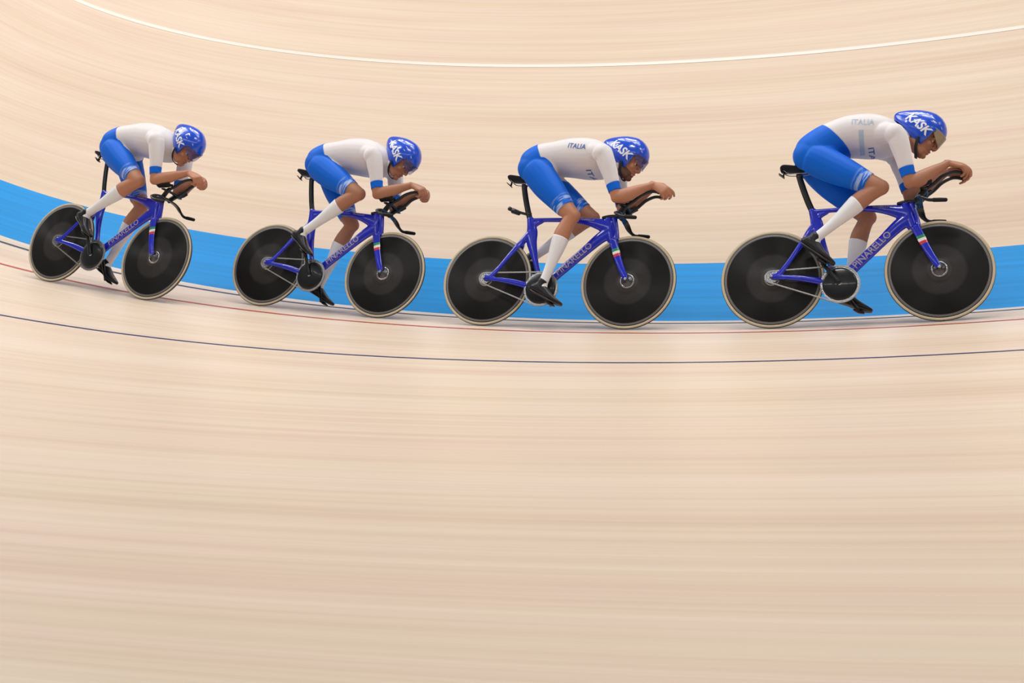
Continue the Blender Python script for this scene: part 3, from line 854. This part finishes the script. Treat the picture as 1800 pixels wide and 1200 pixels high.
    vl, tpar = classify(V)
    def half(co, no): return (V - np.array(co)) @ np.array(Vector(no).normalized())
    def cloth(name, mask, planes, off, material, parent, attr=None, rim=True, mats2=None):
        """mask per vertex; faces with all corners in mask are kept; open edges snapped on the given planes"""
        fk = mask[F].all(axis=1); FF = F[fk]
        if len(FF) == 0: return None
        used = np.unique(FF); mp = -np.ones(len(V), int); mp[used] = np.arange(len(used))
        FF = mp[FF]; VV = V[used].copy(); NN = N[used]
        E = np.concatenate([FF[:, [0, 1]], FF[:, [1, 2]], FF[:, [2, 3]], FF[:, [3, 0]]])
        key = {}
        for a, b in E:
            k = (a, b) if a < b else (b, a)
            key[k] = key.get(k, 0) + 1
        nb_ = {}
        for (i, j), c in key.items():
            if c == 1: nb_.setdefault(i, []).append(j); nb_.setdefault(j, []).append(i)
        def snap():
            for i in nb_:
                bd, bp = .015, None
                for co, no in planes:
                    no = np.array(Vector(no).normalized()); d = (VV[i] - np.array(co)) @ no
                    if abs(d) < bd: bd, bp = abs(d), VV[i] - no * d
                if bp is not None: VV[i] = bp
        snap()
        for _ in range(8):
            P2 = {i: VV[i] * .5 + sum(VV[j] for j in n_) / len(n_) * .5 for i, n_ in nb_.items()}
            for i, p_ in P2.items(): VV[i] = p_
        snap()
        OV = VV + NN * off
        nF = [tuple(f) for f in FF]; nv = len(OV); extra = []; mp2 = {}
        if rim:
            for a, b in E:
                k = (a, b) if a < b else (b, a)
                if key[k] == 1:
                    for j in (a, b):
                        if j not in mp2: mp2[j] = nv + len(extra); extra.append(VV[j] - NN[j] * .002)
                    nF.append((b, a, mp2[a], mp2[b]))
        allV = list(OV) + extra
        o = from_np(name, np.array(allV) - np.array(seat), nF, material, parent)
        if attr is not None:
            for an, arr in attr.items():
                at_ = o.data.attributes.new(an, 'FLOAT', 'POINT'); vals = list(arr[used]) + [float(arr[used][j]) for j in mp2]
                at_.data.foreach_set('value', vals)
        return o
    me2 = me; me2.transform(Matrix.Translation(-seat))
    body = link('person', me2, cfg['skin'], None)
    bv = BVHTree.FromPolygons([v.co for v in me2.vertices], [tuple(p.vertices) for p in me2.polygons])
    # ---- waist plane
    wc, wn = sx((cfg['waist'][0], 0, cfg['waist'][1])), Vector(cfg['waist_n']).normalized()
    wd = half(wc, wn)
    nc = nb + Vector((.018, 0, .0)); nn_ = Vector((1, 0, cfg.get('collar', .25))).normalized(); nd = half(nc, nn_)
    is_hip = (vl == 'hip-1') | (vl == 'hip1')
    is_t = (vl == 'torso'); is_nk = (vl == 'neck')
    up_m = (vl == 'upper-1') | (vl == 'upper1')
    CUFF0, CUFF1 = .69, .86
    thigh = (vl == 'thigh-1') | (vl == 'thigh1')
    planes_arm0 = [(lerp(sh[s], elb[s], CUFF0), elb[s] - sh[s]) for s in (-1, 1)]
    planes_arm1 = [(lerp(sh[s], elb[s], CUFF1), elb[s] - sh[s]) for s in (-1, 1)]
    HEM = cfg.get('hem', .83)
    planes_hem = [(lerp(hip[s], knee[s], HEM), knee[s] - hip[s]) for s in (-1, 1)]
    armt = np.where(up_m, tpar, 9.)
    def dil(m, n):
        for _ in range(n):
            m = m.copy(); m[F[m[F].any(axis=1)].ravel()] = True
        return m
    legs = thigh | is_hip
    jers_m = ((is_t | (is_nk & (nd < .0))) & (wd > -.001)) | (up_m & (armt < CUFF0)) | (dil(is_t & (wd > -.001), 3) & legs)
    jersey = cloth('jersey', jers_m, [(wc, wn), (nc, nn_)] + planes_arm0, .0026, M['white_cloth'], body)
    for s in (-1, 1):
        m_ = (vl == 'upper%d' % s)
        cloth('sleeve_band', m_ & (tpar > CUFF0 - .008) & (tpar < CUFF1), [planes_arm0[(s + 1) // 2], planes_arm1[(s + 1) // 2]], .0036, M['blue_cloth'], body)
    # angular coordinate for the hem strokes
    q = np.zeros(len(V)); tt = np.where(thigh, tpar, 0.)
    q = V[:, 0] * .7 + V[:, 2] * .7 + V[:, 1] * .5
    sh_m = ((is_t) & (wd < .002)) | (thigh & (tpar < HEM)) | is_hip
    cloth('shorts', sh_m, [(wc, wn)] + planes_hem, .0044, M['shorts'], body, attr={'t': tt, 'q': q * 3})
    for s in (-1, 1):
        SK = .33
        m_ = ((vl == 'shin%d' % s) & (tpar > SK)) | ((vl == 'foot%d' % s))
        cloth('sock', m_, [(lerp(knee[s], ank[s], SK), ank[s] - knee[s])], .003, M['sock'], body)
        # shoe
        f, u, p = foot[s]; A = ank[s] - seat
        def st(df, du, ha, hb): c = A + f * df + u * du; return (c.x, c.y, c.z, ha, hb)
        upper = [loft([st(-.050, -.035, .030, .018), st(-.040, -.042, .040, .030), st(-.005, -.045, .042, .036), st(.040, -.052, .038, .037), st(.085, -.062, .028, .042), st(.130, -.070, .021, .045), st(.170, -.074, .016, .040), st(.200, -.075, .010, .026)], up=tuple(u), n=18, ex=2.4),
                 loft([st(-.006, .015, .038, .036), st(-.002, -.02, .040, .037), st(.006, -.05, .04, .036)], up=tuple(f), n=18)]
        sm = remesh(upper, .004, 4)
        shoe = link('shoe', sm, cfg.get('shoe', M['shoe']), body)
        mesh_obj('sole', [loft([st(-.052, -.083, .005, .020), st(-.02, -.087, .006, .033), st(.05, -.087, .006, .032), st(.11, -.091, .006, .043), st(.16, -.090, .005, .040), st(.202, -.082, .004, .022)], up=tuple(u), n=16, ex=3)], M['sole'], shoe)
    # ---- head: eyes, beard, helmet
    def toL(vf): return [HM @ Vector(v) - seat for v in vf[0]], vf[1]
    for s in (-1, 1):
        V_, F_ = ell((0, 0, 0), (.0115, .0115, .0115), 10, Matrix.Rotation(PI / 2, 3, 'Y'))
        cc = Vector((.0785, s * .031, -.0085))
        fm = [1 if (Vector(V_[f[0]]) + Vector(V_[f[2]])).x / 2 > .0080 else 0 for f in F_]
        Vv = [HM @ (cc + v) - seat for v in V_]
        from_np('eye', Vv, F_, [M['eye'], M['iris']], body, True, fm)
    HMi = HM.inverted(); R_ = np.array(HMi); Vh = V @ R_[:3, :3].T + R_[:3, 3]
    x_, y_, z_ = Vh[:, 0], Vh[:, 1], Vh[:, 2]
    if cfg.get('beard'):
        jaw = (vl == 'head') & (z_ < -.045 - .35 * (x_ - .02)) & (x_ > -.01) & (z_ > -.135) & ~((np.abs(z_ + .073) < .011) & (x_ > .085) & (np.abs(y_) < .024)) & ~((z_ > -.052) & (x_ > .08))
        cloth('beard', jaw, [], .0022, M['beard'], body)
    lipm = (vl == 'head') & (np.abs(z_ + .073) < .012) & (x_ > .090) & (np.abs(y_) < .022)
    cloth('mouth', lipm, [], .0008, M['lip'], body, rim=False)
    HV, HF = toL(helmet_shell())
    hel = from_np('helmet', HV, HF, M['helmet'], body)
    so = hel.modifiers.new('s', 'SOLIDIFY'); so.thickness = .012; so.offset = -1
    hb = BVHTree.FromPolygons(HV, HF)
    Rm = HM.to_3x3().normalized(); H = lambda p: HM @ Vector(p) - seat; D = lambda v: Rm @ Vector(v)
    # maker name on both flanks
    for s in (-1, 1):
        rt = D((.97, 0, -.24)) if s < 0 else D((-.97, 0, .24)); upv = D((.24, 0, .97))
        project('helmet_lettering', text_vf('KASK', .078, .2, .03), hb, H((-.046, s * .15, .025)), rt, upv, D((0, -s, 0)), M['white_print'], hel, .0015)
        for (px, pz, ln, an) in ((.012, .118, .032, -.1), (.020, .090, .024, 0), (.085, .098, .018, -.5), (-.09, .105, .060, .32)):
            gv = grid_vf(ln, .0065, 8, 2)
            gv = ([Vector((v.x, v.y * (1 - (2 * v.x / ln) ** 2 * .8), 0)) for v in gv[0]], gv[1])
            project('vent_slot_glint', gv, hb, H((px, s * .15, pz)), D((math.cos(an), 0, math.sin(an))), D((-math.sin(an), 0, math.cos(an))), D((0, -s, -.25)), M['glint_slot'], hel, .001)  # vent slits coloured as the glints their ridges would catch
    # visor: curved shield hanging from the brow
    V_, F_ = [], []; nu, nv = 28, 10
    for i in range(nu + 1):
        a = -1.28 + 2.56 * i / nu
        for j in range(nv + 1):
            t = j / nv; drop = .056 + .016 * math.cos(a * 2.2) - .03 * (abs(a) / 1.28) ** 4
            V_.append((.018 + .112 * math.cos(a) - .006 * t, .094 * math.sin(a) * (1 - .03 * t) , .056 - t * drop * 1.1))
    for i in range(nu):
        for j in range(nv): F_.append((i * (nv + 1) + j, (i + 1) * (nv + 1) + j, (i + 1) * (nv + 1) + j + 1, i * (nv + 1) + j + 1))
    HVv, _ = toL((V_, F_)); vis = from_np('visor', HVv, F_, cfg.get('visor', M['visor']), hel)
    so = vis.modifiers.new('s', 'SOLIDIFY'); so.thickness = .0015
    # chin strap down each cheek and under the chin
    half_st = [(.004, .084, -.045), (.011, .078, -.070), (.020, .069, -.095), (.033, .051, -.118), (.040, .027, -.129)]
    st_pts = half_st + [(.042, 0, -.132)] + [(x, -y, z) for x, y, z in half_st[::-1]]
    sv = loft([(x, y, z, .003, .0095) for x, y, z in st_pts], up=(0, 0, 1), n=8, sub=3)
    # orient strap ribbon: wide along the head's x
    V2 = []; S_ = interp_st([(x, y, z) for x, y, z in st_pts], 4); F2 = []
    for i, c_ in enumerate(S_):
        c_ = Vector(c_); a_ = Vector(S_[max(i - 1, 0)]); b_ = Vector(S_[min(i + 1, len(S_) - 1)])
        T = (b_ - a_).normalized(); X = Vector((1, 0, 0)); X = (X - T * X.dot(T)).normalized(); O = T.cross(X)
        for k in range(8):
            th = 2 * PI * k / 8; V2.append(c_ + X * (.010 * math.cos(th)) + O * (.003 * math.sin(th)))
    for i in range(len(S_) - 1):
        for k in range(8): F2.append((i * 8 + k, i * 8 + (k + 1) % 8, (i + 1) * 8 + (k + 1) % 8, (i + 1) * 8 + k))
    from_np('chin_strap', *toL((V2, F2)), M['strap'], hel)
    # black neck pad under the rear of the helmet
    V2, F2 = loft([(-.16, 0, .008, .010, .03), (-.12, 0, -.006, .016, .058), (-.08, 0, -.028, .02, .070), (-.045, 0, -.050, .014, .068)], up=(0, 0, 1), n=16)
    from_np('helmet_padding', *toL((V2, F2)), M['strap'], hel)
    # ---- lettering on the suit
    for (txt, size, ox, oz, rt, upv, dr, mm) in cfg.get('print', ()):
        o3 = sx((ox, -.12, oz)) - seat
        project('suit_lettering', text_vf(txt, size), bv, o3, rt, upv, dr, M[mm], jersey, .0045)
    for (w_, h_, ox, oz, rt, upv, dr, mm) in cfg.get('stripe', ()):
        o3 = sx((ox, -.12, oz)) - seat
        project('suit_stripe', grid_vf(w_, h_, 4, 30), bv, o3, rt, upv, dr, M[mm], jersey, .0042)
    return body, seat

RIDERS = [
 dict(phi=-.01215, w=.695, crank=128, pitch=(38, 22), sh=(.815, 1.218), elb=((.890, -.138, .888), (.885, .138, .905)), wr=((1.125, -.06, 1.038), (1.12, .06, 1.03)),
      head=(.975, 0, 1.268), head_pitch=36, spine=[(.225, 1.135, .075, .11), (.265, 1.185, .122, .156), (.335, 1.245, .122, .155), (.43, 1.292, .120, .150), (.53, 1.308, .130, .165), (.65, 1.298, .134, .18), (.75, 1.276, .115, .17), (.82, 1.262, .085, .12), (.86, 1.258, .065, .075)],
      waist=(.42, 1.285), waist_n=(.70, 0, .66), hand=(((.95, .05, -.22), (-.1, -.55, .85), RELAX), ((.95, -.05, -.22), (-.1, .55, .85), RELAX)), skin=M['skin_dark'], visor=M['visor_amber'],
      print=(('ITALIA', .050, .609, 1.344, (1, 0, -.12), (.12, -.37, .93), (0, .93, .37), 'pale_print'), ('ITA', .052, .653, 1.128, (.05, .37, -.93), (1, 0, .05), (0, .93, .37), 'navy_print')),
      stripe=((.030, .155, .597, 1.207, (1, 0, 0), (0, -.37, .93), (0, .93, .37), 'pale_print'),)),
 dict(phi=-.11273, w=.670, crank=-50, pitch=(24, 30), sh=(.812, 1.212), elb=((.935, -.137, .902), (.900, .14, .915)), wr=((1.155, -.056, 1.026), (1.13, .052, 1.052)),
      head=(.937, 0, 1.238), head_pitch=27, spine=[(.210, 1.135, .075, .11), (.25, 1.185, .122, .156), (.315, 1.235, .122, .155), (.42, 1.258, .118, .148), (.53, 1.265, .130, .163), (.65, 1.255, .134, .178), (.75, 1.240, .115, .17), (.82, 1.235, .085, .12), (.86, 1.235, .065, .075)],
      waist=(.335, 1.22), waist_n=(.80, 0, .36), hand=(((.84, .0, -.36), (-.30, -.80, .50), HOOK), ((.95, -.25, -.05), (0, .25, 1), FIST)), skin=M['skin'], beard=True,
      print=(('ITALIA', .048, .609, 1.296, (1, 0, -.12), (.12, -.37, .93), (0, .93, .37), 'navy_print'), ('ITA', .055, .686, 1.083, (.05, .37, -.93), (1, 0, .05), (0, .93, .37), 'navy_print'))),
 dict(phi=-.20784, w=.610, crank=112, pitch=(34, 22), sh=(.810, 1.205), elb=((.90, -.135, .915), (.90, .135, .915)), wr=((1.125, -.06, 1.030), (1.125, .06, 1.030)),
      head=(.945, 0, 1.245), head_pitch=40, spine=[(.205, 1.13, .075, .11), (.245, 1.175, .122, .155), (.32, 1.225, .122, .152), (.42, 1.252, .118, .148), (.53, 1.262, .130, .163), (.65, 1.255, .134, .178), (.75, 1.240, .115, .17), (.82, 1.235, .085, .12), (.86, 1.235, .065, .075)],
      waist=(.345, 1.22), waist_n=(.76, 0, .42), hand=(((.88, .05, -.25), (-.1, -.6, .8), FIST), ((.88, -.05, -.25), (-.1, .6, .8), FIST)), skin=M['skin_dark']),
 dict(phi=-.29353, w=1.110, crank=120, pitch=(34, 22), sh=(.812, 1.215), elb=((.89, -.135, .915), (.89, .135, .915)), wr=((1.125, -.06, 1.030), (1.125, .06, 1.030)),
      head=(.955, 0, 1.25), head_pitch=38, spine=[(.205, 1.13, .075, .11), (.245, 1.18, .122, .158), (.32, 1.235, .122, .155), (.42, 1.265, .118, .148), (.53, 1.275, .130, .163), (.65, 1.265, .134, .178), (.75, 1.248, .115, .17), (.82, 1.24, .085, .12), (.86, 1.24, .065, .075)],
      waist=(.345, 1.23), waist_n=(.76, 0, .42), hand=(((.88, .05, -.25), (-.1, -.6, .8), FIST), ((.88, -.05, -.25), (-.1, .6, .8), FIST)), skin=M['skin']),
]
LEAN = 0.39364
P_LABEL = ['person at the front of the line in white and blue skinsuit, head bowed',
           'bearded person second in line, looking ahead, right leg stretched down in a white sock',
           'person third in line, crouched low in white and blue skinsuit, right knee raised',
           'last person of the line, furthest left, crouched over the bars in white and blue']
B_LABEL = ['blue track bicycle with black disc wheels at the front of the line',
           'blue track bicycle with black disc wheels under the bearded person, second in line',
           'blue track bicycle with black disc wheels, third in the line of four',
           'blue track bicycle with black disc wheels at the tail of the line, furthest left']
bikes = []
root = bpy.data.objects.new('bicycle', None); COL.objects.link(root); root.empty_display_size = .1
bike_proto(root)
for i, cfg in enumerate(RIDERS):
    b = root if i == 0 else copy_tree(root)
    bikes.append(b)
for i, (b, cfg) in enumerate(zip(bikes, RIDERS)):
    fr = rider_frame(cfg['phi'], cfg['w'], LEAN)
    b.matrix_world = fr
    set_crank(b, cfg['crank'], *cfg['pitch'])
    tag(b, B_LABEL[i], 'bicycle', 'track bicycles of the four riders in line')
    body, seat = build_person(cfg)
    body.matrix_world = fr @ Matrix.Translation(seat)
    tag(body, P_LABEL[i], 'person', 'riders in line on the banked track')
# the second bicycle carries a small black unit clamped on its seat post
br = [loft([(.262, 0, .835, .015, .014), (.215, 0, .842, .010, .011), (.165, 0, .856, .011, .012)], n=12),
      loft([(.175, 0, .846, .016, .014), (.12, 0, .866, .019, .016)], n=16, ex=4, sub=1), loft([(.122, 0, .868, .012, .012), (.092, 0, .884, .016, .014)], n=16, ex=3, sub=1)]
mesh_obj('seat_post_bracket', [shift(p) for p in br], M['black'], bikes[1])
